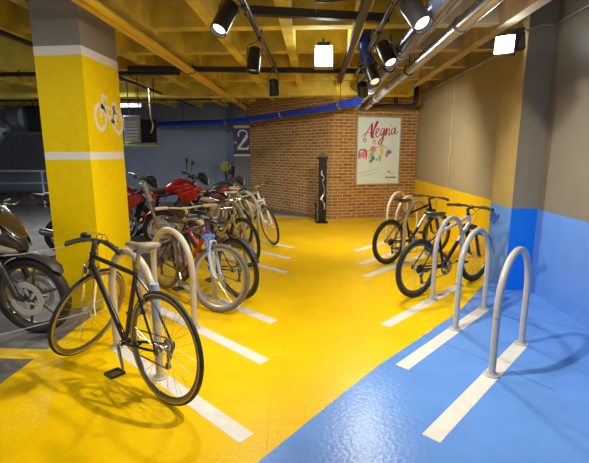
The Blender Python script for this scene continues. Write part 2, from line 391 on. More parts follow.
LR = ['white steel bicycle hoop alone on the blue floor, nearest the camera', 'white steel bicycle hoop where blue floor meets yellow, second on the right',
      'white steel hoop holding the bicycle with the pale frame', 'cream steel hoop against the farther bicycle on the right', 'middle one of the three cream hoops around the farther bicycle on the right', 'rearmost cream hoop on the right, below the poster']
for i, y in enumerate(SR):
    c = V((.65, y))+DR*1.27; hoop(c, DR, LR[i], 'hoopw' if i < 3 else 'hoop', 'bicycle hoops on the right', r=.0245)
LL = ['cream steel hoop with the black road bicycle leaning on it', 'cream steel hoop behind the black road bicycle, beside a coiled lock', 'cream steel hoop between the two bicycles with facing wheels',
      'cream hoop on the left, third from the brick wall', 'cream hoop on the left, second from the brick wall', 'cream hoop on the left beside the white bicycle, nearest the brick wall']
for i, y in enumerate(SL):
    c = V((-.36, y))+DL*(1.27 if i < 3 else 1.17); hoop(c, DL, LL[i], 'hoop', 'bicycle hoops on the left', tape=(i == 0))

# ------------------------------------------------------------------ bicycles
def rotm(ax, a, about): return Matrix.Translation(about) @ Matrix.Rotation(a, 4, ax) @ Matrix.Translation(-V(about))

def make_wheel(par, c, R, xf, tw=.016, tire='rubber', rim='steel', rimw=.011, hubr=.018, spoke='steel', n=28, wall=None, disc=False, knob=False):
    b = MB(xf)
    ro = R-2*tw-.008   # rim
    b.ring(c, (0,1,0), ro, [(.012, -rimw), (.012, rimw), (-.004, rimw), (-.016, rimw*.35), (-.016, -rimw*.35), (-.004, -rimw)], 56)
    w = b.build('wheel', rim, par)
    b = MB(xf); b.torus(c, (0,1,0), R-tw, tw, 64, 12)
    if knob:
        for i in range(72):
            a = 2*PI*i/72
            for y in (-.6, 0, .6):
                aa = a+(.04 if y == 0 else 0); e = V((math.cos(aa), 0, math.sin(aa)))
                rr = R-tw+tw*math.sqrt(1-y*y)
                b.box(V(c)+e*rr+V((0, y*tw, 0)), (.012, .009, .006), rot=Matrix.Rotation(-aa-PI/2, 3, 'Y').transposed().transposed())
    b.build('tyre', tire, w)
    if wall:
        b = MB(xf)
        for s in (-1, 1): b.torus(V(c)+V((0, s*tw*.66, 0)), (0,1,0), R-tw*1.35, tw*.40, 56, 8)
        b.build('sidewall', wall, w)['label'] = 'tan tyre sidewall'
    b = MB(xf)
    for i in range(n):
        a = 2*PI*i/n; s = 1 if i % 2 else -1; k = (1 if (i//2) % 2 else -1)*1.1
        p = V(c)+V((hubr*1.3*math.cos(a+k), s*.03, hubr*1.3*math.sin(a+k))); q = V(c)+V((ro*math.cos(a), s*.003, ro*math.sin(a)))
        b.tube([p, q], .0013, 4)
    b.build('spokes', spoke, w)
    b = MB(xf); b.lathe(V(c)-V((0, .052, 0)), (0,1,0), [(.008, 0), (.008, .014), (hubr*1.5, .018), (hubr*1.5, .022), (hubr*.8, .028), (hubr*.8, .076), (hubr*1.5, .082), (hubr*1.5, .086), (.008, .09), (.008, .104)], 14)
    b.build('hub', 'steel', w)
    if disc:
        b = MB(xf); b.ring(V(c)+V((0, .036, 0)), (0,1,0), .065, [(.015, -.001), (.015, .001), (-.012, .001), (-.012, -.001)], 32); b.build('brake_disc', 'steel', w)
    return w

def bicycle(label, x, y, yaw, roll, steer, R=.335, WB=1.05, ha=71, bbz=.28, CS=.44, ST=.45, SH=.62, HT=.12, crown=None, hw=.3, hback=.05, hdz=0, hb=(0, .07, .06),
            fm='black', forkm='black', tire='rubber', wall=None, rim='steel', tw=.016, saddlem='blackp', postm='steel', gripm='blackp', barm='blackp', stemm='blackp', susp=False, knob=False, tt=.016, dt=.019,
            guard=None, lowm=None, frontm=None, gl=.62, hrot=0, cabz=-.005, bell=False, thick=1.0, toptube=None, seatm2=None, group=None, crank=0.0, lock=False, n=28, disc=False, forkrake=.045, downm=None):
    mtx = Matrix.Translation((x, y, .003)) @ Matrix.Rotation(R_(yaw), 4, 'Z') @ Matrix.Rotation(R_(roll), 4, 'X')
    t = thing('bicycle', label, 'bicycle', mtx=mtx, group=group)
    ha = R_(ha); bbx = math.sqrt(CS**2-(R-bbz)**2); BB = V((bbx, 0, bbz))
    sd = V((-math.cos(R_(73)), 0, math.sin(R_(73)))); ax = V((-math.cos(ha), 0, math.sin(ha))); pf = V((math.sin(ha), 0, math.cos(ha)))
    F = V((WB, 0, R)); A = F-pf*forkrake; H = V((0, 0, R))
    cr = A+ax*(crown if crown else R+.045); ht = cr+ax*HT; clus = BB+sd*ST; sad = BB+sd*SH
    S = rotm(ax, R_(steer), A)
    # frame
    b = MB()
    ttf = ht-ax*.025; dtf = cr+ax*.03
    b.tube([dtf, BB], dt, 12); b.tube([ttf, clus-sd*.015], tt, 12); b.tube([BB, clus+sd*.025], .0155, 12)
    b.tube([cr+ax*.004, ht-ax*.004], .021, 14)
    b.cyl(BB-V((0, .036, 0)), BB+V((0, .036, 0)), .021)
    for s in (-1, 1):
        d = H+V((0, s*.062, 0))
        b.tube([BB+V((-.03, s*.02, 0)), BB+V((-.14, s*.042, (R-bbz)*.3)), d], [.011, .010, .008], 8)
        b.tube([clus-sd*.03+V((0, s*.012, 0)), clus+(H-clus)*.3+V((0, s*.042, 0)), d], [.008, .008, .007], 8)
        b.box(d, (.04, .006, .045))
    b.tube([H+(clus-H)*.62+V((0, -.045, 0)), H+(clus-H)*.62+V((0, .045, 0))], .007, 6)
    b.tube([BB+V((-.13, -.035, .01)), BB+V((-.13, .035, .01))], .008, 6)
    fr = b.build('frame', fm, t)
    if frontm:
        b = MB(); b.tube([ttf, clus-sd*.015+(ttf-clus)*.03], tt+.0012, 12); b.tube([cr+ax*.002, ht-ax*.002], .0222, 14); b.tube([dtf, dtf+(BB-dtf)*.45], dt+.001, 12); b.build('front_triangle', frontm, fr)
    if downm:
        b = MB(); b.tube([dtf+(BB-dtf)*.12, dtf+(BB-dtf)*.62], dt+.0015, 12); b.build('frame_decal', downm, fr)
    b = MB()
    for q in (cr-ax*.002, ht-ax*.004): b.lathe(q, ax, [(.024, -.004), (.025, .002), (.022, .009)], 14)
    b.build('headset', 'blackp', t)
    # fork, steered
    b = MB(S); bl = .052
    if susp:
        b.box(cr-ax*.02, (.05, .15, .035), rot=Matrix.Rotation(PI/2-ha, 3, 'Y').inverted()); 
        for s in (-1, 1): b.tube([cr+V((0, s*.062, 0))-ax*.02, A+V((0, s*.062, 0))+ax*.22+pf*.01], .014, 10)
        fo = b.build('fork', forkm, t)
        b = MB(S)
        for s in (-1, 1):
            b.tube([A+V((0, s*.062, 0))+ax*.26+pf*.01, A+V((0, s*.062, 0))+ax*.05+pf*.015, F+V((0, s*.058, 0))], [.019, .019, .013], 10)
        arch = [A+ax*.25+V((0, -.062, 0))+pf*.02, A+ax*(R+.025)+V((0, -.045, 0))+pf*.04, A+ax*(R+.035)+pf*.045, A+ax*(R+.025)+V((0, .045, 0))+pf*.04, A+ax*.25+V((0, .062, 0))+pf*.02]
        b.tube(catmull(arch, 4), .011, 8); b.build('fork_lowers', lowm or forkm, fo)
    else:
        b.tube([cr+V((0, -.055, -.006)), cr+V((0, 0, .0)), cr+V((0, .055, -.006))], [.014, .02, .014], 10)
        for s in (-1, 1):
            pts = [cr+V((0, s*.052, -.004)), cr-ax*(R*.45)+V((0, s*.054, 0))+pf*.004, A+ax*.10+V((0, s*.055, 0))+pf*.014, F+V((0, s*.056, 0))]
            b.tube(catmull(pts, 4), [.0145]*4+[.0135]*4+[.011]*5, 10)
            b.box(F+V((0, s*.056, 0)), (.028, .006, .03))
        fo = b.build('fork', forkm, t)
    # wheels
    make_wheel(t, F, R, S, tw, tire, rim, wall=wall, knob=knob, n=n, disc=disc)
    make_wheel(t, H, R, None, tw, tire, rim, wall=wall, knob=knob, n=n, disc=disc)
    # stem and handlebar
    hc0 = ht+ax*hb[2]+pf*hb[1]
    SF = S; S = rotm(ax, R_(steer+hrot), A); b = MB(S); b.tube([ht+ax*.004, ht+ax*(hb[2]+.012)], .017, 12); b.tube([ht+ax*hb[2], hc0], .016, 12); b.cyl(hc0-V((0, .025, 0)), hc0+V((0, .025, 0)), .021)
    b.build('stem', stemm, t)
    def hp(yy):
        q = min(1, abs(yy)/hw); e = max(0, (q-.25)/.75)
        return hc0+V((-hback*e**1.2, yy, hdz*e+(.012 if hback >= 0 else 0)*math.sin(q*PI)))
    b = MB(S); b.tube([hp(hw*(i-10)/10) for i in range(21)], .0115, 10); hbar = b.build('handlebar', barm, t)
    for s in (-1, 1):
        b = MB(S); b.tube([hp(s*hw*(gl+(1-gl)*i/9)) for i in range(10)]+[hp(s*hw)+V((0, s*.006, 0))], [.0185, .0205]+[.0185]*7+[.0205, .016], 10); b.build('grip', gripm, hbar)
        b = MB(S); p = hp(s*hw*(gl-.06)); b.box(p+V((.01, 0, -.004)), (.04, .028, .03)); b.tube(catmull([p+V((.028, 0, -.008)), p+V((.05, s*.03, -.02)), p+V((.052, s*.10, -.03))], 4), .006, 6); b.build('brake_lever', 'dsteel', hbar)
    for s, e in ((1, A+ax*(R+.03)+V((0, .05, 0))+pf*.03), (-1, ht-ax*.03+V((0, -.02, 0))+pf*.0)):
        b = MB(S); p = hp(s*hw*.5); b.tube(catmull([p+V((.03, 0, 0)), p+V((.08, -s*.05, cabz)), hc0+V((.10, -s*.02, cabz*2-.08)), e+pf*.06, e], 6), .0028, 5); b.build('brake_cable', 'blackp', t)
    # v-brakes
    SH_ = S; S = SF; b = MB(S)
    for s in (-1, 1): b.bar(A+ax*(R-.03)+V((0, s*.035, 0))+pf*.03, A+ax*(R+.055)+V((0, s*.028, 0))+pf*.035, .012, .01); b.box(A+ax*(R-.035)+V((0, s*.024, 0))+pf*.02, (.05, .012, .012))
    b.build('brake', 'dsteel', t)
    sv = (clus-H).normalized(); ov = V((-sv.z, 0, sv.x)); b = MB()
    for s in (-1, 1): b.bar(H+sv*(R-.03)+V((0, s*.035, 0))+ov*.02, H+sv*(R+.055)+V((0, s*.03, 0))+ov*.03, .012, .01); b.box(H+sv*(R-.035)+V((0, s*.024, 0))+ov*.012, (.012, .012, .05))
    b.build('brake', 'dsteel', t)
    # seat post, clamp, saddle
    b = MB(); b.tube([clus+sd*.02, sad-sd*.035], .0135, 12); b.build('seat_post', postm, t)
    b = MB(); b.lathe(clus+sd*.01, sd, [(.02, 0), (.02, .022)], 14); b.build('seat_clamp', 'dsteel', t)
    b = MB()
    secs = [((.145, 0, -.012), .006, .006), ((.14, 0, -.006), .019, .013), ((.10, 0, -.002), .022, .018), ((.04, 0, -.004), .028, .02), ((-.02, 0, 0), .045, .024), ((-.07, 0, .006), .068, .026), ((-.11, 0, .012), .074, .025), ((-.132, 0, .014), .062, .018), ((-.142, 0, .014), .03, .008)]
    b.loft([(sad+V(c), w, h) for c, w, h in secs], 16, 2.2); sdl = b.build('saddle', saddlem, t)
    b = MB()
    for s in (-1, 1): b.tube([sad+V((.11, s*.012, -.018)), sad+V((.05, s*.022, -.038)), sad+V((-.05, s*.024, -.038)), sad+V((-.11, s*.03, -.01))], .0036, 6)
    b.box(sad-sd*.036, (.045, .055, .02)); b.build('saddle_rail', 'steel', sdl)
    # drivetrain on the right side (-y)
    b = MB(); yo = -.047
    for r_, yy in ((.088, yo), (.07, yo+.008)): b.ring(BB+V((0, yy, 0)), (0,1,0), r_, [(.004, -.0015), (.004, .0015), (-.012, .0015), (-.012, -.0015)], 40)
    for i in range(5):
        a = 2*PI*i/5+crank; b.bar(BB+V((0, yo, 0)), BB+V((.078*math.cos(a), yo, .078*math.sin(a))), .016, .005, up=(0,1,0))
    b.cyl(BB+V((0, -.062, 0)), BB+V((0, .06, 0)), .009)
    ck = b.build('crankset', 'dsteel' if fm != 'black' else 'steel', t)
    ca = V((math.cos(crank), 0, math.sin(crank)))
    for s in (-1, 1):
        e = BB+ca*.17*(-s)+V((0, s*.07, 0))
        b = MB(); b.tube([BB+V((0, s*.06, 0)), e], [.013, .010], 8, sq=.6); arm = b.build('crank_arm', 'steel', ck)
        b = MB(); pc = e+V((0, s*.06, 0))
        b.cyl(e, e+V((0, s*.10, 0)), .006)
        for q in (-1, 1): b.box(pc+V((q*.04, 0, 0)), (.014, .085, .02)); b.box(pc+V((0, q*.045, 0)), (.09, .01, .02))
        b.build('pedal', 'blackp', ck)
    b = MB()
    for i in range(7):
        r_ = .052-.0045*i; b.ring(H+V((0, -.03-.0035*i, 0)), (0,1,0), r_-.006, [(.006, -.001), (.006, .001), (-.006, .001), (-.006, -.001)], 28)
    b.cyl(H+V((0, -.054, 0)), H+V((0, -.028, 0)), .02); b.build('cassette', 'dsteel', t)
    b = MB(); jw = H+V((.015, -.045, -.075)); jl = H+V((.03, -.045, -.145))
    b.bar(H+V((.0, -.062, -.005)), H+V((.02, -.062, -.05)), .022, .014, up=(0,1,0)); b.bar(jw, jl, .02, .012, up=(0,1,0))
    for q in (jw, jl): b.cyl(q+V((0, -.006, 0)), q+V((0, .006, 0)), .022)
    b.build('derailleur', 'dsteel', t)
    b = MB(); yc = -.045
    b.bar(H+V((0, yc, .045)), BB+V((0, yc, .086)), .006, .009, up=(0,1,0)); b.bar(jl+V((.0, 0, -.022)), BB+V((0, yc, -.086)), .006, .009, up=(0,1,0))
    b.build('chain', 'dsteel', t)
    b = MB(); b.bar(BB+sd*.11+V((.02, -.04, 0)), BB+sd*.17+V((.0, -.035, 0)), .03, .02); b.build('front_derailleur', 'dsteel', t)
    if guard:
        b = MB(); P = []
        for i in range(15):
            a = R_(20+i*10); P.append(H+V((math.cos(a)*(R+.02), 0, math.sin(a)*(R+.02))))
        b.tube(P, .026, 8, sq=.3); b.build('mudguard', guard, t)
    if bell:
        b = MB(SH_); p = hp(hw*.42)+V((.01, 0, .035)); b.lathe(p-V((.0, 0, .02)), (.35, .1, 1), [(.012, -.01), (.034, .0), (.038, .012), (.030, .026), (.012, .034)], 18); b.build('bell', 'blackp', hbar)
    if lock:
        b = MB(); P = []
        for i in range(64):
            a = i*2*PI/13; P.append(clus+(BB-clus)*.35+V((-.02+.045*math.cos(a), .05+.05*math.sin(a), -.05-.0022*i)))
        b.tube(P, .007, 6); b.build('coil_lock', 'creamv', t)['label'] = 'coiled cable lock'
    return t

bicycle('black road bicycle with tan tyres leaning on the nearest cream hoop on the left', -.923, 2.356, 145.5, 2.0, -73, hrot=32, cabz=.05, R=.36, WB=1.02, ST=.535, SH=.725, HT=.12, hw=.175, hback=.06, hdz=-.045, hb=(0, .05, .07),
        fm='black', forkm='chrome', wall='tan', rim='dsteel', tw=.0145, saddlem='greyleather', gl=.36, postm='tanpost', dt=.019, tt=.0155, bell=True, crank=R_(64), stemm='blackp', n=32)
bicycle('mountain bicycle with pale front triangle, nearer of the two on the right', 1.105, 4.42, 36.5, .8, 1.7, R=.32, WB=1.056, ST=.42, SH=.639, HT=.136, crown=.43, hw=.285, hback=.04, fm='blackm', frontm='silverw', forkm='blackp', susp=True, gl=.5, tw=.024, dt=.022, tt=.018, rim='dsteel', knob=True, postm='blackp', crank=R_(20))
bicycle('dark mountain bicycle standing behind the pale one, below the poster', 1.04, 5.79, 37.6, .6, -1.5, R=.315, WB=1.052, ST=.42, SH=.629, HT=.104, crown=.43, hw=.31, hback=.04, fm='blackm', forkm='blackp', susp=True, tw=.024, dt=.02, rim='dsteel', knob=True, postm='steel', crank=R_(50), downm='silverp')
bicycle('purple and blue bicycle with dusty wide tyres, blue fork toward the aisle', -1.732, 4.581, -41.4, -4, 21.5, R=.336, WB=1.049, ST=.43, SH=.56, HT=.12, hw=.30, fm='purple', forkm='bluefr', lowm='palebluefr', susp=True, crown=.45, tire='beigetire', tw=.022, rim='alum', saddlem='blackp', barm='silverp', crank=R_(-60), lock=True, hb=(0, .05, .03), downm='maroon')
bicycle('dark maroon bicycle with a long cream handlebar, parked tail to the aisle', -.80, 4.27, 141, -4, -14, R=.335, WB=1.05, ST=.43, SH=.56, HT=.12, hw=.36, hback=.09, hb=(0, .07, .09), fm='darkred', forkm='blackp', tw=.022, downm='redfr', barm='creamv', gripm='creamv', rim='dsteel', guard='blackp', stemm='creamfr', crank=R_(30), hdz=.03, seatm2=None)
bicycle('cream framed bicycle with black tyres at the third hoop from the brick wall', -1.72, 6.22, -41.5, 1.5, -4, R=.345, WB=1.05, ST=.47, SH=.60, HT=.13, hw=.29, fm='creamfr', forkm='creamfr', tw=.019, barm='chrome', rim='dsteel', saddlem='creamv', stemm='chrome')
bicycle('white bicycle with white fork, nearest the brick wall on the left', -1.50, 7.66, -42, 7, -18, R=.345, WB=1.05, ST=.5, SH=.66, HT=.15, hw=.30, fm='whitep', forkm='whitep', susp=True, crown=.46, tw=.018, barm='chrome', gripm='blackp', saddlem='creamv', stemm='chrome', rim='alum', hb=(0, .08, .07))
bicycle('grey bicycle with pale saddle between the cream and white bicycles, wheel toward motorcycles', -1.22, 6.62, 139, 2, 8, R=.335, WB=1.04, ST=.46, SH=.64, HT=.12, hw=.29, fm='silverp', forkm='blackp', tw=.018, saddlem='creamv', barm='creamv', rim='dsteel', n=24)

# ------------------------------------------------------------------ motorcycles
def motorcycle(label, x, y, yaw, roll=2, steer=0, WB=1.35, R=.30, body='red', style='naked', mirror=True, body2=None, guards=False, fork='steel', flen=.66, rake=64, size=1, headcol='blackp', seatz=.78, exh='chrome', tailm=None, maskm=None):
    mtx = Matrix.Translation((x, y, .0)) @ Matrix.Rotation(R_(yaw), 4, 'Z') @ Matrix.Rotation(R_(roll), 4, 'X') @ Matrix.Scale(size, 4)
    t = thing('motorcycle', label, 'motorcycle', mtx=mtx, group=None)
    ha = R_(rake); ax = V((-math.cos(ha), 0, math.sin(ha))); pf = V((math.sin(ha), 0, math.cos(ha)))
    F = V((WB, 0, R)); A = F-pf*.05; H = V((0, 0, R)); S = rotm(ax, R_(steer), A)
    top = A+ax*flen; low = A+ax*(flen-.2)
    for c, xf, w in ((F, S, .045), (H, None, .058)):
        b = MB(xf); ro = R-w*1.7
        b.ring(c, (0,1,0), ro, [(.018, -w*.62), (.018, w*.62), (-.006, w*.55), (-.014, w*.2), (-.014, -w*.2), (-.006, -w*.55)], 48)
        for i in range(6):
            a = 2*PI*i/6+.3; b.tube([V(c)+V((.03*math.cos(a), 0, .03*math.sin(a))), V(c)+V((ro*math.cos(a), 0, ro*math.sin(a)))], [.016, .010], 6)
        b.lathe(V(c)-V((0, .07, 0)), (0,1,0), [(.02, 0), (.045, .02), (.045, .12), (.02, .14)], 16)
        wh = b.build('wheel', 'silverp' if style != 'black' else 'dsteel', t)
        b = MB(xf); b.ring(c, (0,1,0), R-w*.85, [(w*.85*math.cos(2*PI*j/14), w*math.sin(2*PI*j/14)) for j in range(14)], 56); b.build('tyre', 'rubber', wh)
        for s in ((-1, 1) if xf is not None else (-1,)):
            b = MB(xf); b.ring(V(c)+V((0, s*.075, 0)), (0,1,0), .13, [(.02, -.0025), (.02, .0025), (-.03, .0025), (-.03, -.0025)], 36)
            for i in range(6):
                a = 2*PI*i/6; b.bar(V(c)+V((.04*math.cos(a), s*.075, .04*math.sin(a))), V(c)+V((.09*math.cos(a+.5), s*.075, .09*math.sin(a+.5))), .018, .005, up=(0,1,0))
            for i in range(18):
                a = 2*PI*i/18; b.cyl(V(c)+V((.118*math.cos(a), s*.0745-.0035, .118*math.sin(a))), V(c)+V((.118*math.cos(a), s*.0755+.0035, .118*math.sin(a))), .006, 6)
            b.build('brake_disc', 'discm', wh)
            if xf is not None:
                b = MB(xf); b.box(V(c)+V((-.11, s*.082, .06)), (.05, .05, .10), rot=Matrix.Rotation(-.5, 3, 'Y')); b.build('brake_caliper', 'gold', t)
    b = MB(S)
    for s in (-1, 1): b.tube([A+V((0, s*.10, 0))+ax*.28, top+V((0, s*.10, 0))], .019, 12)
    for q in (low, top): b.box(q, (.06, .25, .03), rot=Matrix.Rotation(-(PI/2-ha), 3, 'Y'))
    fk = b.build('fork', fork, t)
    b = MB(S)
    for s in (-1, 1): b.tube([F+V((0, s*.10, 0)), A+V((0, s*.10, 0))+ax*.05, A+V((0, s*.10, 0))+ax*.32], [.02, .027, .027], 12)
    b.build('fork_slider', 'blackp' if style == 'black' else 'dsteel' if not guards else 'silverp', fk)
    if guards:
        b = MB(S)
        for s in (-1, 1): b.tube([low+V((0, s*.11, 0))-ax*.08+pf*.03, top+V((0, s*.11, 0))+pf*.03+ax*.03], .052, 10, sq=.7)
        b.build('fork_guard', 'whitep', fk)['label'] = 'white fork guards'
    b = MB(S); P = [F+V((math.cos(R_(a))*(R+.03), 0, math.sin(R_(a))*(R+.03))) for a in range(35, 170, 9)]
    b.tube(P, [.02]+[.06]*(len(P)-2)+[.03], 10, sq=.28); b.build('fender', body if style != 'black' else 'blackp', t)
    # frame
    hd = low-pf*.03; b = MB()
    for s in (-1, 1):
        b.tube([hd+ax*.1, V((.75, s*.11, .72)), V((.42, s*.12, .66)), V((.38, s*.12, .42)), V((.55, s*.12, .22)), V((.95, s*.11, .24)), hd-ax*.04], .018, 8)
        b.tube([V((.42, s*.10, .66)), V((0, s*.11, .74)), V((-.22, s*.09, .80))], .014, 8)
        b.tube([V((.42, s*.10, .40)), H+V((0, s*.09, 0))], .024, 8)
        b.tube([H+V((.04, s*.11, .02)), V((.16, s*.12, .68))], .026, 10)
    b.build('frame', 'blackm', t)
    # engine
    b = MB(); b.box((.66, 0, .36), (.40, .26, .22)); b.lathe((.58, -.19, .34), (0,1,0), [(.09, 0), (.12, .03), (.12, .35), (.09, .38)], 20); b.lathe((.78, -.17, .36), (0,1,0), [(.07, 0), (.085, .03), (.085, .31), (.07, .34)], 20)
    for i in range(7): b.box((.80+.014*i, 0, .49+.026*i), (.20, .22, .011), rot=Matrix.Rotation(.45, 3, 'Y'))
    b.box((.84, 0, .56), (.15, .16, .22), rot=Matrix.Rotation(.45, 3, 'Y')); b.build('engine', 'dsteel', t)
    b = MB(); b.tube(catmull([(.93, -.08, .56), (1.02, -.09, .42), (.92, -.12, .22), (.6, -.16, .20), (.25, -.18, .26)], 5), .022, 10); b.tube([(.25, -.18, .26), (.15, -.19, .29), (-.28, -.20, .42), (-.32, -.20, .435)], [.024, .05, .055, .03], 12); b.build('exhaust', exh, t)
    # tank
    b = MB(); z = seatz
    b.loft([((.52, 0, z+.02), .05, .04), ((.58, 0, z+.04), .105, .085), ((.70, 0, z+.07), .145, .115), ((.82, 0, z+.08), .155, .125), ((.92, 0, z+.07), .14, .115), ((.99, 0, z+.05), .09, .08), ((1.02, 0, z+.03), .04, .04)], 20, 2.5)
    tk = b.build('fuel_tank', body, t)
    b = MB(); b.lathe((.85, 0, z+.195), (0, 0, 1), [(.04, 0), (.04, .012), (.03, .018)], 16); b.build('filler_cap', 'chrome', tk)
    for s in (-1, 1): b = MB(); b.loft([((.66, s*.155, z-.0), .006, .02), ((.74, s*.163, z+.03), .008, .045), ((.95, s*.155, z+.05), .008, .03), ((1.0, s*.13, z+.04), .004, .01)], 8); b.build('tank_panel', body2 or 'whitep', tk)
    # shrouds
    for s in (-1, 1): b = MB(); b.loft([((.72, s*.15, z-.06), .01, .03), ((.84, s*.175, z-.07), .022, .10), ((.98, s*.18, z-.04), .022, .11), ((1.08, s*.17, z+.0), .012, .07), ((1.12, s*.16, z+.01), .006, .02)], 12); b.build('shroud', body, t)
    # seat and tail
    b = MB(); b.loft([((.58, 0, z+.02), .06, .02), ((.5, 0, z), .10, .045), ((.32, 0, z-.01), .13, .05), ((.15, 0, z+.02), .13, .05), ((-.08, 0, z+.07), .12, .045), ((-.22, 0, z+.09), .08, .025)], 16, 2.6); b.build('seat', 'blackp', t)
    b = MB(); b.loft([((.45, 0, z-.08), .11, .06), ((.2, 0, z-.05), .125, .07), ((-.1, 0, z+.0), .10, .065), ((-.32, 0, z+.07), .06, .035), ((-.38, 0, z+.09), .03, .015)], 14, 2.6); b.build('tail_panel', tailm or (body if style != 'black' else 'blackp'), t)
    b = MB(); b.box((-.385, 0, z+.06), (.03, .12, .05)); b.build('tail_light', 'redl', t)
    b = MB(); b.bar((-.30, 0, z+.03), (-.46, 0, z-.16), .14, .01); b.build('rear_fender', 'blackp', t)
    # handlebar
    hc0 = top+ax*.05; b = MB(S)
    P = [hc0+V((-.12, -.38, .09)), hc0+V((-.07, -.25, .09)), hc0+V((0, -.08, .01)), hc0+V((0, .08, .01)), hc0+V((-.07, .25, .09)), hc0+V((-.12, .38, .09))]
    b.tube(catmull(P, 5), .012, 8); hbr = b.build('handlebar', 'dsteel', t)
    for s in (-1, 1):
        b = MB(S); b.tube([hc0+V((-.09, s*.28, .09)), hc0+V((-.125, s*.40, .09))], .018, 10); b.build('grip', 'blackp', hbr)
        b = MB(S); b.tube(catmull([hc0+V((-.05, s*.24, .09)), hc0+V((.02, s*.27, .08)), hc0+V((-.02, s*.38, .08))], 4), .007, 6); b.build('brake_lever', 'steel', hbr)
        if mirror:
            b = MB(S); q = hc0+V((-.07, s*.24, .10)); e = hc0+V((-.05, s*.34, .30)); b.tube([q, e], .006, 6); b.loft([(e+V((-.02, 0, 0)), .01, .01), (e+V((-.012, 0, .01)), .065, .04), (e+V((.01, 0, .01)), .055, .035), (e+V((.025, 0, .01)), .02, .012)], 14); b.build('mirror', 'blackp', hbr)
    # headlight
    hl = top+pf*.16-ax*.02 if style != 'black' else top+pf*.02-ax*.03
    b = MB(S)
    if style == 'black':
        b.loft([(hl+V((-.20, 0, .10)), .06, .05), (hl+V((-.08, 0, .06)), .15, .15), (hl+V((.05, 0, .0)), .15, .16), (hl+V((.17, 0, -.08)), .11, .11), (hl+V((.24, 0, -.14)), .05, .06), (hl+V((.26, 0, -.16)), .02, .02)], 18, 2.3); b.build('fairing', 'black', t)
        b = MB(S); b.loft([(hl+V((.07, 0, -.055)), .15, .155), (hl+V((.13, 0, -.07)), .142, .135), (hl+V((.20, 0, -.12)), .092, .085), (hl+V((.235, 0, -.14)), .04, .04)], 16, 2.2); b.build('headlight', 'glassy', t)
        b = MB(S)
        for s in (-1, 1): b.loft([(hl+V((-.12, s*.135, .1)), .012, .03), (hl+V((.02, s*.155, .02)), .014, .05), (hl+V((.14, s*.13, -.05)), .014, .05), (hl+V((.24, s*.07, -.13)), .008, .03)], 10)
        b.loft([(hl+V((-.1, 0, .2)), .10, .01), (hl+V((.02, 0, .165)), .12, .012), (hl+V((.15, 0, .05)), .10, .012), (hl+V((.24, 0, -.07)), .05, .01)], 10)
        b.build('fairing_trim', 'bronze', t)['label'] = 'bronze fairing trim'
        for s in (-1, 1):
            b = MB(S); b.lathe(low+V((.03, s*.17, .09)), (1, 0, 0), [(.02, -.05), (.042, -.02), (.046, .02), (.03, .05)], 14); b.build('indicator', 'amber', t)
    else:
        b.loft([(hl+V((-.08, 0, .05)), .06, .06), (hl+V((0, 0, .02)), .11, .10), (hl+V((.05, 0, -.02)), .10, .09), (hl+V((.075, 0, -.04)), .07, .06)], 16, 2.6); b.build('headlight_mask', maskm or body, t)
        b = MB(S); b.loft([(hl+V((.05, 0, -.02)), .075, .075), (hl+V((.09, 0, -.03)), .055, .055), (hl+V((.10, 0, -.035)), .02, .02)], 14); b.build('headlight', 'glassy', t)
        for s in (-1, 1):
            b = MB(S); b.lathe(low+V((.05, s*.19, .06)), (1, 0, 0), [(.012, -.03), (.028, -.01), (.028, .02), (.014, .035)], 12); b.build('indicator', 'amber', t)
    b = MB(S); b.box(top+ax*.08+pf*.05, (.08, .2, .05), rot=Matrix.Rotation(.5, 3, 'Y')); b.build('instrument_panel', 'blackp', t)
    # side stand on the left
    b = MB(); b.tube([(.52, .12, .24), (.46, .24, .01)], .011, 8); b.box((.455, .255, .008), (.06, .04, .012)); b.build('side_stand', 'dsteel', t)
    return t
motorcycle('black motorcycle with bronze trim cut by the left edge, before the yellow pillar', -3.76, 3.34, 0, 3, -4, body='black', style='black', fork='dsteel', rake=71, WB=1.36, R=.345, mirror=False, body2='bronze', seatz=.76)
motorcycle('maroon trail motorcycle with white fork guards, half hidden by the yellow pillar', -3.80, 6.15, 25, 3, 5, body='maroon', guards=True, WB=1.40, mirror=False, R=.30, fork='steel', flen=.80, rake=74, seatz=.85, exh='dsteel', tailm='blackp', maskm='blackp')
motorcycle('bright red motorcycle with long tank, right of the white fork guards', -3.38, 7.58, 24, 3, 0, size=1.12, body2='red', body='red', WB=1.36, mirror=True, seatz=.74, maskm='blackp')
motorcycle('red and black motorcycle with tall mirrors, farthest back beside the dark wall', -2.75, 8.85, 24, 3, -8, body='blackp', WB=1.36, mirror=True, body2='red', seatz=.72)

# white cords tied to the black bicycle
b = MB(); b.tube([(-1.72, 2.76, .905), (-2.25, 3.02, .78), (-3.3, 3.6, .58)], .004, 5)
tag(b.build('cord', 'cord'), 'white cord stretched from the black bicycle handlebar past the black motorcycle', 'cord')
b = MB(); b.tube([(-1.72, 2.95, .35), (-2.3, 2.98, .18), (-2.9, 3.05, .006)], .004, 5)
tag(b.build('cord', 'cord'), 'white cord running from the black bicycle front hub down to the floor', 'cord')

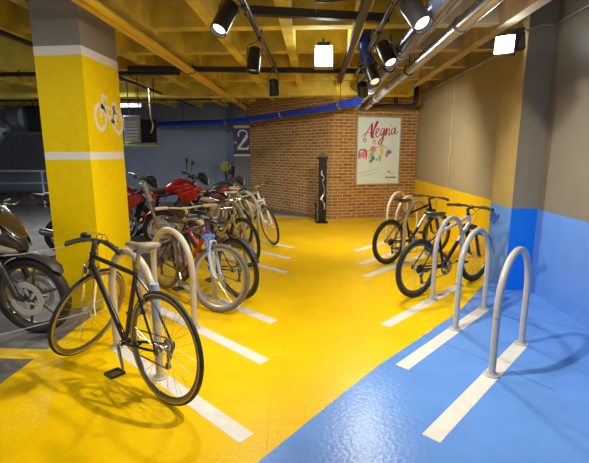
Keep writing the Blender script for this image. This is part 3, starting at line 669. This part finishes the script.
# ------------------------------------------------------------------ service post
t = thing('bicycle_service_post', 'black floor post with hanging tool lead, before the brick wall', 'repair post', (.17, 9.25, .003))
b = MB(); b.box((0, 0, .71), (.17, .14, 1.40)); pb = b.build('post_body', 'blackm', t, bevel=.012)
b = MB(); b.box((0, 0, .01), (.26, .22, .02)); b.build('base_plate', 'blackm', t, bevel=.004)
b = MB(); b.box((0, 0, 1.42), (.23, .17, .05)); b.build('top_cap', 'blackm', t, bevel=.008)
for s in (-1, 1):
    b = MB(); b.tube(catmull([(s*.04, 0, 1.44), (s*.05, -.01, 1.50), (s*.02, -.02, 1.52)], 4), .010, 8); b.build('work_hook', 'steel', t)
b = MB(); b.tube(catmull([(-.02, -.09, 1.08), (.03, -.1, 1.0), (.0, -.09, .9), (.045, -.1, .75), (.02, -.1, .62), (-.03, -.09, .55), (.02, -.1, .48), (.05, -.09, .36)], 5), .011, 6); b.build('tool_lead', 'steel', t)
for c, d in (((-.02, -.085, 1.1), (.03, .03, .10)), ((.05, -.085, .38), (.025, .03, .14)), ((-.02, -.085, .54), (.06, .035, .05))): b = MB(); b.box(c, d); b.build('hand_tool', 'silverp', t, bevel=.005)
b = MB(); b.tube(catmull([(-.10, -.03, .60), (-.17, -.05, .45), (-.13, -.05, .25), (-.19, -.06, .12), (-.10, -.06, .03)], 5), .010, 6); b.build('pump_hose', 'blackp', t)
b = MB(); b.cyl((-.14, -.02, .02), (-.14, -.02, .42), .018); b.tube([(-.19, -.02, .43), (-.09, -.02, .43)], .01, 8); b.build('floor_pump', 'blackm', t)

# ------------------------------------------------------------------ poster
ang = math.atan2(10.53-9.82, 2.65-.42); du = V((math.cos(ang), math.sin(ang), 0)); dn = V((math.sin(ang), -math.cos(ang), 0))
p0 = V((.42, 9.82, 0))+du*.555
t = thing('framed_poster', 'pale green framed poster with pink script lettering on the brick wall', 'poster', mtx=Matrix.Translation(p0+V((0, 0, .787))) @ Matrix.Rotation(ang, 4, 'Z'))
W, Hh = 1.12, 1.57
b = MB()
for c, d in (((W/2, -.02, .0125), (W, .04, .025)), ((W/2, -.02, Hh-.0125), (W, .04, .025)), ((.0125, -.02, Hh/2), (.025, .04, Hh-.05)), ((W-.0125, -.02, Hh/2), (.025, .04, Hh-.05))): b.box(c, d)
b.build('poster_frame', 'alum', t, smooth=False)
b = MB(); b.box((W/2, -.015, Hh/2), (W-.05, .02, Hh-.05)); b.build('poster_sheet', 'postp', t, smooth=False)
pfn = lambda u, v, w: (u, -.0252-w, v)
def stroke(b, pts, w, sub=6):
    q = cat2(pts, sub); n = len(q); b.ribbon(q, [w*(.35+.65*math.sin(PI*min(1, max(0, (i+.6)/n)))**.6) for i in range(n)], pfn, .002)
b = MB(); X = lambda pts, ox, s=1.0: [(ox+a*s, 1.05+c*s) for a, c in pts]
# brush script: A l e g r i a
stroke(b, X([(-.16, .05), (-.08, .12), (.05, .16), (.16, .16)], .27), .014)
stroke(b, X([(-.11, .0), (-.02, .16), (.09, .34), (.11, .37)], .27), .022)
stroke(b, X([(.11, .37), (.10, .24), (.10, .08), (.13, .03)], .27), .055)
stroke(b, X([(.03, .22), (.10, .36), (.11, .41), (.07, .36), (.02, .2), (.0, .06), (.05, .03)], .405), .036)
stroke(b, X([(0, .12), (.07, .19), (.075, .24), (.04, .245), (.01, .18), (.005, .09), (.05, .06), (.11, .13)], .475), .030)
stroke(b, X([(.10, .24), (.05, .25), (.01, .17), (.02, .10), (.06, .12), (.11, .25), (.08, .05), (.03, -.09), (-.04, -.10), (-.02, -.04), (.06, .06), (.13, .14)], .59), .030)
stroke(b, X([(.02, .10), (.06, .26), (.055, .17), (.04, .09), (.08, .22), (.13, .27)], .69), .028)
stroke(b, X([(.03, .25), (.01, .14), (.02, .10), (.06, .15)], .80), .026)
b.ribbon([(.85, 1.37), (.865, 1.39)], .02, pfn, .002)
stroke(b, X([(.11, .26), (.05, .26), (.01, .18), (.03, .12), (.08, .17), (.12, .28), (.10, .15), (.13, .13), (.18, .2)], .86), .026)
b.build('poster_lettering', 'magenta', t, smooth=False)
# loose cartoon-like dancers in soft colours
def blob(cx, cz, rx, rz, w=0, n=18, a0=0): return [(cx+rx*math.cos(2*PI*i/n)*(1+.12*math.sin(3*i+a0)), cz+rz*math.sin(2*PI*i/n)) for i in range(n)]
for q in (blob(.20, .71, .075, .09), blob(.42, .82, .07, .08), blob(.10, .68, .03, .08), blob(.78, .70, .05, .06, a0=1)): b = MB(); b.prism(q, pfn, .0015); b.build('poster_figure', 'pink', t, smooth=False)
for q in (blob(.42, .62, .05, .06, a0=2), blob(.37, .55, .045, .035), blob(.83, .76, .07, .045, a0=1)): b = MB(); b.prism(q, pfn, .0015); b.build('poster_figure', 'blueprint', t, smooth=False)
for q in (blob(.38, .71, .06, .04), blob(.60, .62, .035, .08), blob(.52, .59, .03, .03)): b = MB(); b.prism(q, pfn, .0015); b.build('poster_figure', 'greenp', t, smooth=False)
for q in (blob(.64, .82, .05, .13), blob(.33, .64, .04, .05), blob(.92, .27, .07, .02)): b = MB(); b.prism(q, pfn, .0012); b.build('poster_figure', 'yellp', t, smooth=False)
b = MB(); stroke(b, [(.10, .80), (.20, .83), (.30, .78), (.42, .86), (.55, .88), (.64, .92), (.76, .86), (.92, .78)], .010); b.build('poster_outline', 'magenta', t, smooth=False)
b = MB(); stroke(b, [(.06, .60), (.08, .78), (.18, .82), (.26, .76), (.25, .58)], .03); b.build('poster_outline', 'magenta', t, smooth=False)
for cx, cz in ((.20, 1.0), (.45, .97), (.64, 1.03)):
    b = MB(); stroke(b, [(cx-.02, cz-.03), (cx-.035, cz+.03), (cx+.01, cz+.06), (cx+.035, cz+.02), (cx+.01, cz-.03)], .018); b.build('poster_outline', 'magenta', t, smooth=False)
b = MB(); b.prism(blob(.84, .305, .03, .02), pfn, .0016); b.build('poster_emblem', 'magenta', t, smooth=False)
b = MB()
stroke(b, [(.06, .26), (.3, .31), (.6, .40)], .012); b.build('poster_horizon', 'skyp', t, smooth=False)
b = MB(); stroke(b, [(.12, .20), (.3, .23), (.5, .28)], .012)
b.build('poster_horizon', 'skyp', t, smooth=False)
b = MB()
for i in range(9): b.box((.78+.032*i, -.0258, .165+(.008 if i in (0, 5) else 0)), (.024, .002, .03+(.016 if i in (0, 5) else 0)))
b.build('poster_imprint', 'ink', t, smooth=False)

# ------------------------------------------------------------------ overhead: tracks and spotlights
def track(name, label, x, y0, y1, z):
    t = thing(name, label, 'lighting track', (x, (y0+y1)/2, z))
    L = y1-y0; b = MB(); b.box((0, 0, 0), (.05, L, .045)); b.build('track_rail', 'black', t, bevel=.004)
    b = MB(); b.box((0, 0, -.0235), (.02, L-.02, .004)); b.build('track_slot', 'steel', t)
    for i in range(4): b = MB(); b.cyl((0, -L/2+.3+(L-.6)*i/3, .02), (0, -L/2+.3+(L-.6)*i/3, CE+.005-z), .008, 8); b.build('hanger', 'blackm', t)
    return t
track('lighting_track', 'black ceiling lighting track along the left side of the aisle', -.60, 1.2, 6.95, 2.77)
track('lighting_track', 'black ceiling lighting track beside the silver pipes', .64, 1.2, 7.0, 2.77)
def crossbar(label, a, b_):
    m = MB(); m.bar(a, b_, .07, .075); 
    for q in (.15, .85): p = V(a)+(V(b_)-V(a))*q; m.cyl(p, (p.x, p.y, CE+.005), .008, 8)
    tag(m.build('cable_channel', 'blackp', smooth=True), label, 'cable channel')
crossbar('black cable channel spanning the aisle between both tracks, nearest the camera', (-.66, 4.15, 2.83), (.70, 4.45, 2.83))
crossbar('black cable channel spanning behind the white square lamp', (-2.9, 6.72, 2.82), (.78, 7.12, 2.82))
m = MB(); m.box((.415, 5.5, 2.7625), (.07, 4.4, .06)); 
for y in (3.6, 5.5, 7.4): m.cyl((.43, y, 2.755), (.43, y, CE+.03), .008, 8)
tag(m.build('cable_channel', 'blackp'), 'black cable channel running lengthwise between white lamp and right track', 'cable channel')
m = MB(); m.tube(catmull([(.0, 3.9, 2.82), (.1, 3.95, 2.83), (.35, 3.9, 2.84), (.6, 3.95, 2.86)], 5), .01, 6)
m.tube([(0, 4.29, 2.83), (0, 3.9, 2.82)], .01, 6)
tag(m.build('cable', 'blackp'), 'loose black cable rising from the near cable channel to the ceiling', 'cable')

def spot(label, A, B, trackx, lensm, watts, ang=120, r=.073, light=True, col_=(1, .93, .80)):
    A, B = V(A), V(B); d = (B-A).normalized(); L = (B-A).length
    t = thing('spotlight', label, 'spotlight', A, group='track spotlights')
    b = MB(); b.lathe((0,0,0), d, [(r*.55, -.02), (r*.95, 0), (r, .015), (r, L), (r*.90, L), (r*.86, L-.03), (r*.2, L-.05)], 24); h = b.build('housing', 'black', t)
    b = MB(); b.lathe(d*(L-.045), d, [(r*.84, 0), (r*.80, .012), (r*.3, .018)], 24); b.build('lens', lensm, t)
    tp = V((trackx, A.y+.02, 2.745))-A; side = d.cross(V((0, 1, .2))).normalized()
    b = MB(); 
    for s in (-1, 1): b.tube([side*s*(r+.008)+d*.07, side*s*(r+.01)-d*.03, tp+V((0, 0, -.02))], .006, 6)
    b.build('yoke', 'dsteel', t)
    b = MB(); b.box(tp-V((0, 0, .0)), (.045, .09, .04)); b.build('track_adapter', 'blackp', t)
    if light:
        li = bpy.data.lights.new('spot_lamp', 'SPOT'); li.energy = watts; li.spot_size = R_(ang); li.spot_blend = .8; li.shadow_soft_size = .045; li.color = col_
        lo = bpy.data.objects.new('spot_lamp', li); col.objects.link(lo); lo.location = B+d*.02; lo.rotation_euler = d.to_track_quat('-Z', 'Y').to_euler()
    return t
WS = 62
spot('large black track spotlight top left, aimed down to the left', (-.71, 3.75, 2.74), (-.79, 3.60, 2.51), -.60, 'lens', 70)
spot('black track spotlight pointing straight down, second on the left track', (-.65, 4.75, 2.63), (-.67, 4.70, 2.39), -.60, 'lens1', 36)
spot('small black spotlight at the far end of the left track', (-.61, 6.3, 2.56), (-.60, 6.36, 2.36), -.60, 'lens1', 70)
spot('black spotlight with glowing lens top right, nearest on the right track', (.66, 3.3, 2.60), (.74, 3.15, 2.41), .64, 'lens', 28)
spot('black spotlight with bright lens, second on the right track', (.68, 4.6, 2.62), (.75, 4.45, 2.41), .64, 'lens', 50)
spot('black spotlight third on the right track, against the silver pipe', (.67, 5.5, 2.55), (.72, 5.35, 2.37), .64, 'lens0', 130)
spot('rearmost small spotlight on the right track by the blue pipe', (.66, 6.3, 2.50), (.70, 6.43, 2.37), .64, 'lens0', 210, ang=150)
# the track runs on overhead, out of frame; one lit head, one added lamp
def bare(loc, d, w, ang=130, c=(1, .92, .78)):
    li = bpy.data.lights.new('spot_lamp', 'SPOT'); li.energy = w; li.spot_size = R_(ang); li.spot_blend = .8; li.shadow_soft_size = .03; li.color = c
    lo = bpy.data.objects.new('spot_lamp', li); col.objects.link(lo); lo.location = loc; lo.rotation_euler = V(d).to_track_quat('-Z', 'Y').to_euler()
bare((-.1, 2.55, 2.66), (1.15, .22, -1), 235, ang=108)
bare((.6, 2.5, 2.66), (-1.3, .2, -1), 225, ang=96)  # unseen lamp added to brighten the left floor and yellow pillar

# ------------------------------------------------------------------ lamps
t = thing('square_floodlight', 'bright white square lamp under the ceiling at the centre of the aisle', 'lamp', mtx=Matrix.Translation((.10, 5.6, 2.735)) @ Matrix.Rotation(R_(-28), 4, 'X'))
b = MB(); b.box((0, .04, 0), (.25, .07, .31)); b.build('lamp_housing', 'dsteel', t, bevel=.01)
b = MB(); b.box((0, 0, 0), (.215, .016, .30)); b.build('lamp_panel', 'lamp', t, bevel=.004)
b = MB()
for s in (-1, 1): b.box((s*.05, .02, .185), (.04, .05, .05)); 
b.box((0, .05, .21), (.16, .04, .05)); b.build('lamp_bracket', 'blackm', t)
b = MB(); b.cyl((0, .05, .2), (0, .32, .56), .012, 8); b.build('lamp_stem', 'blackm', t)
mx = Matrix.Translation((1.97, 4.78, 2.655)) @ Matrix.Rotation(R_(-32), 4, 'Z') @ Matrix.Rotation(R_(-14), 4, 'X')
t = thing('square_floodlight', 'bright bluish white lamp mounted high on the right wall pillar', 'lamp', mtx=mx)
b = MB(); b.box((.0, .05, 0), (.20, .08, .20)); b.build('lamp_housing', 'dsteel', t, bevel=.012)
b = MB(); b.box((0, 0, 0), (.18, .02, .18)); b.build('lamp_panel', 'lampw', t, bevel=.004)
b = MB(); b.box((.12, .10, .08), (.22, .06, .22)); b.build('lamp_bracket', 'blackm', t, bevel=.006)
t = thing('tube_lamp', 'slim lit tube lamp under the dark ceiling right of the yellow pillar', 'lamp', (-3.95, 9.0, 2.50))
b = MB(); b.box((0, 0, .03), (.62, .09, .04)); b.build('lamp_housing', 'greybox', t)
b = MB(); b.cyl((-.28, 0, 0), (.28, 0, 0), .016); b.build('lamp_tube', 'tube', t)
b = MB(); b.cyl((-.2, 0, .04), (-.2, 0, .40), .006, 6); b.build('hanger', 'blackm', t)
b = MB(); b.cyl((.2, 0, .04), (.2, 0, .40), .006, 6); b.build('hanger', 'blackm', t)

# ------------------------------------------------------------------ pipes
def pipe(label, pts, r, m, couplers=(), hang=True, name='ceiling_pipe', n=16, coup=None):
    t = thing(name, label, 'pipe', V(pts[0]))
    P = [V(p)-V(pts[0]) for p in pts]
    b = MB(); b.tube(P, r, n); b.build('pipe_run', m, t)
    for f in couplers:
        i = int(f*(len(P)-1)); fr = f*(len(P)-1)-i; i = min(i, len(P)-2); q = P[i]+(P[i+1]-P[i])*fr; d = (P[i+1]-P[i]).normalized()
        b = MB(); b.lathe(q, d, [(r*1.12, -.03), (r*1.16, -.02), (r*1.16, .02), (r*1.12, .03)], n); b.build('pipe_coupling', coup or m, t)
    if hang:
        for f in (.15, .5, .85):
            b = MB(); i = int(f*(len(P)-1)); fr = f*(len(P)-1)-i; i = min(i, len(P)-2); q = P[i]+(P[i+1]-P[i])*fr
            b.cyl(q, (q.x, q.y, CE+.005-pts[0][2]), .007, 6); b.ring(q, (P[i+1]-P[i]), r*1.05, [(.006, -.012), (.006, .012), (-.004, .012), (-.004, -.012)], 16)
            b.build('pipe_hanger', 'blackm', t)
    return t
pipe('shiny silver ceiling pipe, right one of the pair', [(1.10, .8, 2.5), (1.10, 9.75, 2.5)], .058, 'galv', (.3, .55, .8))
pipe('wider bluish silver ceiling pipe, left one of the pair', [(.86, .8, 2.58), (.86, 9.62, 2.51)], .078, 'bluegalv', (.42, .7), coup='galv')
pipe('bright blue pipe crossing in front of the brick wall', [(-5.6, 13.0, 2.36), (-2.6, 11.9, 2.36), (-1.75, 11.2, 2.38), (.28, 8.7, 2.42), (.78, 8.12, 2.47)], .075, 'pipeblue', (.3, .62, .85), coup='steel')
pipe('thick blue elbow pipe dropping from the ceiling beside the right track', catmull([(.605, 5.6, 3.23), (.605, 5.6, 3.0), (.61, 5.62, 2.84), (.65, 5.68, 2.70), (.74, 5.85, 2.655), (.76, 6.3, 2.66), (.77, 7.9, 2.66)], 5), .07, 'pipeblue', (.15, .55), hang=False, coup='dsteel')
pipe('black pipe along the top of the brick wall turning up by the right wall', catmull([(.95, 9.5, 2.50), (1.6, 9.5, 2.52), (2.02, 9.5, 2.52), (2.13, 9.5, 2.56), (2.16, 9.5, 2.66), (2.16, 9.5, 2.98)], 5), .05, 'pipeblack', (.2,), hang=False)
pipe('short black pipe rising to the ceiling above the poster', [(1.73, 9.5, 2.52), (1.73, 9.5, 2.98)], .045, 'pipeblack', hang=False)
pipe('yellow ceiling conduit, left one of the close pair', [(-1.86, .8, 2.735), (-1.98, 12.4, 2.735)], .032, 'pipeyel', (.4, .7))
pipe('yellow ceiling conduit, right one of the close pair', [(-1.77, .8, 2.735), (-1.89, 12.2, 2.735)], .036, 'pipeyel', (.33, .6))
pipe('thin black pipe under the dark ceiling left of the yellow conduits', [(-3.25, 3.0, 2.76), (-3.25, 11.5, 2.76)], .03, 'pipeblack', (.5,))
pipe('black pipe in the dark far left under the ceiling', [(-9.5, 9.6, 2.72), (-2.3, 9.6, 2.72)], .045, 'pipeblack', (.4, .7))
pipe('dark pipe across the ceiling behind the yellow pillar', [(-7.4, 6.9, 2.78), (-2.15, 6.9, 2.78)], .035, 'pipeblack', (.4,))
pipe('small pipe along the top of the right wall', [(2.39, 5.3, 2.80), (2.39, 10.3, 2.84)], .016, 'galv', (.4,), hang=False, n=10)
t = thing('wall_conduit', 'thin vertical conduit with a switch box on the right wall', 'conduit', (2.44, 7.85, .9))
b = MB(); b.tube([(0, 0, 0), (0, 0, 1.82), (0, .06, 1.92)], .013, 8); b.build('conduit_run', 'conduitp', t)
b = MB(); b.box((-.012, 0, .50), (.035, .07, .13)); b.build('switch_box', 'conduitp', t, bevel=.004)
for z in (.25, .95, 1.5): b = MB(); b.box((-.008, 0, z), (.018, .05, .02)); b.build('conduit_clip', 'steel', t)
t = thing('wall_conduit', 'slim steel conduit climbing over the right wall pillar to the ceiling', 'conduit', (2.28, 4.66, 2.74))
b = MB(); b.tube(catmull([(-.16, .02, .02), (-.02, 0, .06), (.08, -.02, .06), (.145, -.05, .08), (.145, -.8, .10)], 4), .012, 8); b.build('conduit_run', 'steel', t)

# ------------------------------------------------------------------ far left equipment
t = thing('air_handling_unit', 'dark louvred ventilation unit hanging in the left background', 'ventilation unit', (-7.0, 10.2, 1.98))
b = MB(); b.box((.30, .20, .33), (.62, .4, .66)); b.build('unit_casing', 'blackm', t, bevel=.01)
for i in range(9): b = MB(); b.box((.03+.065*i, -.02, .33), (.014, .05, .58)); b.build('louvre', 'dsteel', t)
b = MB(); b.cyl((-.35, .1, .40), (-.02, .05, .40), .27, 24); b.build('duct_collar', 'duct', t)
for q in (.05, .55): b = MB(); b.cyl((q, .2, .66), (q, .2, 1.0), .012, 6); b.build('hanger', 'blackm', t)
m = MB(); m.tube([(-8.6, 10.0, 2.62), (-7.9, 10.0, 2.45), (-7.45, 10.0, 2.1), (-7.75, 10.0, 1.85)], .17, 20); m.cyl((-8.2, 10, 2.5), (-8.2, 10, 3.25), .01, 6)
tag(m.build('air_duct', 'duct'), 'silver flexible air duct at the far left edge beside the louvred unit', 'duct')
t = thing('cable_tray', 'perforated metal cable tray below the louvred unit in the left background', 'cable tray', (-6.55, 9.6, 1.93))
b = MB(); b.box((0, 0, 0), (1.1, .25, .015)); 
for s in (-1, 1): b.box((0, s*.125, .03), (1.1, .01, .07))
b.build('tray_body', 'dsteel', t)
for q in (-.45, .45): b = MB(); b.cyl((q, 0, 0), (q, 0, 1.02), .008, 6); b.build('hanger', 'blackm', t)
t = thing('air_conditioner', 'pale grey air unit hanging right of the yellow pillar in the dark', 'air conditioner', (-3.40, 8.0, 1.70))
b = MB(); b.box((-.05, .12, .27), (.30, .30, .50)); b.build('unit_casing', 'greybox', t, bevel=.012)
b = MB(); b.box((.21, .16, .25), (.20, .24, .44)); b.build('unit_side', 'blackm', t, bevel=.01)
b = MB()
for i in range(6): b.box((-.05, -.035, .10+.06*i), (.24, .012, .03))
b.build('grille', 'silverp', t)
b = MB(); b.tube(catmull([(.28, .05, .2), (.34, .03, .35), (.30, .05, .55), (.30, .05, 1.15)], 4), .014, 8); b.build('unit_pipe', 'steel', t)
b = MB(); b.cyl((-.15, .12, .5), (-.15, .12, 1.25), .01, 6); b.build('hanger', 'blackm', t)
b = MB(); b.cyl((.05, .12, .5), (.05, .12, 1.25), .01, 6); b.build('hanger', 'blackm', t)
t = thing('bracket_shelf', 'lime yellow bracket shelf under the pale grey air unit', 'shelf', (-3.40, 8.0, 1.66))
b = MB(); b.box((.02, .1, .01), (.72, .36, .03)); b.build('shelf_plate', 'lime', t, bevel=.004)
b = MB(); b.cyl((-.32, .1, .02), (-.32, .1, 1.26), .008, 6); b.build('hanger', 'blackm', t)
b = MB(); b.cyl((.36, .1, .02), (.36, .1, 1.26), .008, 6); b.build('hanger', 'blackm', t)
t = thing('guard_rail', 'pale metal guard rail far back at the left edge', 'railing', (-8.7, 11.6, 0))
for z in (1.02, .68):
    b = MB(); b.tube([(-1.6, 0, z), (1.1, 0, z)], .03, 10); b.build('rail', 'palerail', t)
for x in (-1.4, -.42, 1.0):
    b = MB(); b.cyl((x, 0, 0), (x, 0, 1.02), .03, 10); b.build('rail_post', 'palerail', t)
def disc(label, x, y, z, m, r):
    t = thing('round_sign', label, 'sign', (x, y, 0))
    b = MB(); b.lathe((0, -.02, z), (0, 1, 0), [(r, 0), (r, .012)], 28); b.build('sign_disc', m, t)
    b = MB(); b.cyl((0, 0, 0), (0, 0, z), .022, 10); b.build('sign_pole', 'blackm', t)
    b = MB(); b.lathe((0, 0, 0), (0, 0, 1), [(.18, 0), (.17, .03), (.04, .07)], 20); b.build('sign_base', 'blackm', t)
disc('dull yellow round sign on a pole before the dark back wall', -2.56, 12.1, 1.15, 'signy', .15)
disc('dark round sign on a pole beside the numbered column', -2.42, 12.4, 1.0, 'navy', .14)

# ------------------------------------------------------------------ light
w = bpy.data.worlds.new('world'); sc.world = w; w.use_nodes = True
w.node_tree.nodes['Background'].inputs[0].default_value = (.75, .85, 1, 1); w.node_tree.nodes['Background'].inputs[1].default_value = .5
def area(loc, size, rot, e, c=(1, .95, .86), sy=None):
    li = bpy.data.lights.new('fill_light', 'AREA'); li.energy = e; li.size = size; li.color = c
    if sy: li.shape = 'RECTANGLE'; li.size_y = sy
    o = bpy.data.objects.new('fill_light', li); col.objects.link(o); o.location = loc; o.rotation_euler = rot
# added unseen fill lights behind and beside the camera and over the motorcycle bays
area((0, -.8, 2.8), 1.6, (0, 0, 0), 14, sy=.5)
area((-4.6, 8.2, 2.8), 1.2, (0, 0, 0), 130, (.85, .92, 1), sy=.3)
area((-4.2, 2.0, 2.8), 1.2, (0, 0, 0), 40, (.9, .95, 1), sy=.3)

# ------------------------------------------------------------------ camera
cd = bpy.data.cameras.new('camera'); cam = bpy.data.objects.new('camera', cd); col.objects.link(cam); sc.camera = cam
f = 420; pitch = math.atan((231.5-152)/f); yaw = math.atan(20.5/(f/math.cos(pitch)))
cd.sensor_fit = 'HORIZONTAL'; cd.sensor_width = 36; cd.lens = f/589*36; cd.clip_start = .02
cam.location = (0, 0, 1.55); cam.rotation_euler = (PI/2-pitch, 0, yaw)

vs = sc.view_settings; vs.view_transform = 'Standard'; vs.look = 'None'; vs.gamma = 1; vs.use_curve_mapping = False; vs.exposure = .12
sc.cycles.max_bounces = 8; sc.cycles.use_denoising = True; sc.cycles.sample_clamp_indirect = 4
